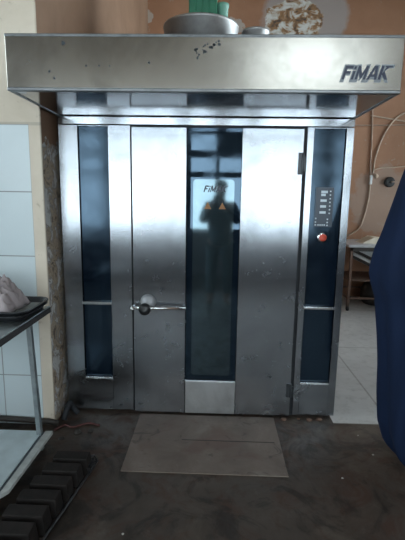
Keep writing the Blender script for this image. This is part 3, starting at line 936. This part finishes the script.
def cover(bm):
    # left silhouette x(z)
    prof = [(0.012, 1.16), (0.05, 1.08), (0.126, 1.01), (0.244, 0.970), (0.391, 0.955), (0.563, 0.945), (0.731, 0.928), (0.947, 0.905),
            (1.02, 0.880), (1.07, 0.870), (1.12, 0.872), (1.20, 0.885), (1.29, 0.915), (1.43, 0.945), (1.56, 0.970), (1.655, 0.992), (1.70, 1.005), (1.80, 1.05), (1.88, 1.12), (1.93, 1.22), (1.95, 1.34)]
    N = 120
    cx_, cy_ = 1.42, -0.50
    rings = []
    steps = 60
    for s in range(steps + 1):
        z = prof[0][0] + (prof[-1][0] - prof[0][0]) * s / steps
        for (za, xa), (zb, xb) in zip(prof, prof[1:]):
            if za <= z <= zb + 1e-9:
                t = (z - za) / (zb - za)
                xl = xa + (xb - xa) * t
                break
        R_ = cx_ - xl
        ring = []
        for k in range(N):
            a = 2 * math.pi * k / N
            fold = 0.020 * math.sin(7 * a + 1.2 * math.sin(z * 2.2)) + 0.012 * math.sin(13 * a + 2.0 * z) + 0.008 * mnoise.noise(Vector((math.cos(a) * 4, math.sin(a) * 4, z * 3)))
            fold += 0.030 * math.exp(-((math.sin((a - math.pi * 1.12 - 0.35 * z) / 2)) / 0.07) ** 2) - 0.028 * math.exp(-((math.sin((a - math.pi * 1.20 - 0.30 * z) / 2)) / 0.05) ** 2)
            amp = 0.5 + 0.5 * min(1, max(0, (2.1 - z) / 1.0))
            rx_ = R_ * (1 + 0) + fold * amp * (0.4 + abs(math.sin(a)))
            ry_ = R_ * 0.62 + fold * amp * 1.6
            ring.append(bm.verts.new((cx_ + (rx_ - 0.045) * math.cos(a), cy_ + ry_ * math.sin(a), z)))
        rings.append(ring)
    for A, B in zip(rings, rings[1:]):
        for k in range(N):
            f = bm.faces.new((A[k], A[(k + 1) % N], B[(k + 1) % N], B[k]))
            f.smooth = True
    bm.faces.new(rings[0])
    bm.faces.new(rings[-1])


cv = mesh('navy_cover', cover, M['navy'])
tag(cv, 'tall navy blue cloth hanging in folds at the right edge', 'cloth')

# ------------------------------------------------------------------ the photographer (seen in the door glass)


def figure(name, verts, edges, radii, mat, parent=None, sub=2):
    me = bpy.data.meshes.new(name)
    me.from_pydata([tuple(v) for v in verts], edges, [])
    o = bpy.data.objects.new(name, me)
    COL.objects.link(o)
    sk_ = o.modifiers.new('skin', 'SKIN')
    for v, r_ in zip(me.skin_vertices[0].data, radii):
        v.radius = r_ if isinstance(r_, tuple) else (r_, r_)
    me.skin_vertices[0].data[0].use_root = True
    sk_.use_smooth_shade = True
    sb = o.modifiers.new('sub', 'SUBSURF')
    sb.levels = sb.render_levels = sub
    me.materials.append(mat)
    if parent:
        o.parent = parent
    return o


V, E_, Q = [], [], []


def pt(x, y, z, r_, frm=None):
    V.append((x, y, z))
    Q.append(r_)
    if frm is not None:
        E_.append((frm, len(V) - 1))
    return len(V) - 1


pel = pt(0, 0, 0.92, (0.155, 0.11))
wa = pt(0, 0.0, 1.08, (0.14, 0.105), pel)
ch = pt(0, 0.0, 1.26, (0.165, 0.12), wa)
nk0 = pt(0, 0.0, 1.385, (0.09, 0.08), ch)
nk = pt(0, 0.01, 1.44, (0.052, 0.052), nk0)
h1 = pt(0, 0.03, 1.51, (0.068, 0.078), nk)
h2 = pt(0, 0.03, 1.59, (0.076, 0.088), h1)
h3 = pt(0, 0.025, 1.645, (0.058, 0.066), h2)
for sd in (-1, 1):
    hp = pt(sd * 0.09, 0, 0.85, 0.095, pel)
    kn_ = pt(sd * 0.11, 0.02, 0.49, 0.062, hp)
    an = pt(sd * 0.115, -0.01, 0.085, 0.042, kn_)
    hl = pt(sd * 0.12, 0.02, 0.045, 0.042, an)
    pt(sd * 0.135, 0.15, 0.034, 0.034, hl)
    sh_ = pt(sd * 0.175, 0, 1.355, 0.066, ch)
    el = pt(sd * 0.235, 0.11, 1.135, 0.046, sh_)
    wr_ = pt(sd * 0.10 - 0.06, 0.37, 1.33, 0.029, el)
    pm = pt(sd * 0.075 - 0.06, 0.405, 1.375, (0.036, 0.022), wr_)
    for f_ in range(4):
        a_ = pt(sd * 0.060 - 0.06, 0.425, 1.37 + 0.018 * f_, 0.009, pm)
        b_ = pt(sd * 0.040 - 0.06, 0.437 + .004 * f_, 1.375 + 0.019 * f_, 0.0085, a_)
        pt(sd * 0.018 - 0.06, 0.432, 1.375 + 0.019 * f_, 0.0075, b_)
    a_ = pt(sd * 0.060 - 0.06, 0.400, 1.40, 0.011, pm)
    pt(sd * 0.035 - 0.06, 0.402, 1.415, 0.009, a_)
P_ = root('person', (0.14, -3.10, 0.0))
tag(P_, 'person in dark jacket mirrored in the door glass, holding up a phone', 'person')
figure('body', V, E_, Q, M['skin'], P_)
# jacket and trousers follow the body
jv, je, jq = [], [], []


def jp(x, y, z, r_, frm=None):
    jv.append((x, y, z))
    jq.append(r_)
    if frm is not None:
        je.append((frm, len(jv) - 1))
    return len(jv) - 1


a0 = jp(0, 0, 1.0, (0.175, 0.13))
b0 = jp(0, 0, 0.80, (0.175, 0.13), a0)
c0 = jp(0, 0, 1.22, (0.18, 0.135), a0)
d0 = jp(0, 0, 1.36, (0.12, 0.10), c0)
jp(0, 0.0, 1.415, (0.072, 0.07), d0)
for sd in (-1, 1):
    e0 = jp(sd * 0.180, 0, 1.35, 0.080, c0)
    f0 = jp(sd * 0.240, 0.11, 1.135, 0.062, e0)
    jp(sd * 0.115 - 0.052, 0.34, 1.30, 0.042, f0)
M['jacket'] = mat_cloth('dark_blue_jacket', (0.10, 0.15, 0.17), (0.13, 0.19, 0.21))
figure('jacket', jv, je, jq, M['jacket'], P_)
jv, je, jq = [], [], []
a0 = jp(0, 0, 0.90, (0.165, 0.12))
for sd in (-1, 1):
    e0 = jp(sd * 0.095, 0, 0.80, 0.108, a0)
    f0 = jp(sd * 0.112, 0.02, 0.49, 0.078, e0)
    jp(sd * 0.117, -0.01, 0.12, 0.066, f0)
figure('trousers', jv, je, jq, M['jacket'], P_)
mesh('hair', lambda bm: bmesh.ops.create_uvsphere(bm, u_segments=24, v_segments=16, radius=1, matrix=Matrix.Translation((0, 0.005, 1.622)) @ Matrix.Diagonal((0.088, 0.095, 0.072, 1))), M['hair'], P_)


for sd in (-1, 1):
    mesh('eye', lambda bm: bmesh.ops.create_uvsphere(bm, u_segments=10, v_segments=8, radius=0.012, matrix=Matrix.Translation((sd * 0.030, 0.108, 1.575))), M['hair'], P_)
mesh('nose', lambda bm: bmesh.ops.create_uvsphere(bm, u_segments=10, v_segments=8, radius=1, matrix=Matrix.Translation((0, 0.118, 1.548)) @ Matrix.Diagonal((0.012, 0.016, 0.022, 1))), M['skin'], P_)
ph = mesh('mobile_phone', lambda bm: box(bm, -0.037, 0.037, -0.13, 0.018, 0.012, 0.020), M['black'], None, 0.003)
ph.matrix_world = cam.matrix_world.copy()
tag(ph, 'dark mobile phone held up by the mirrored person', 'phone')
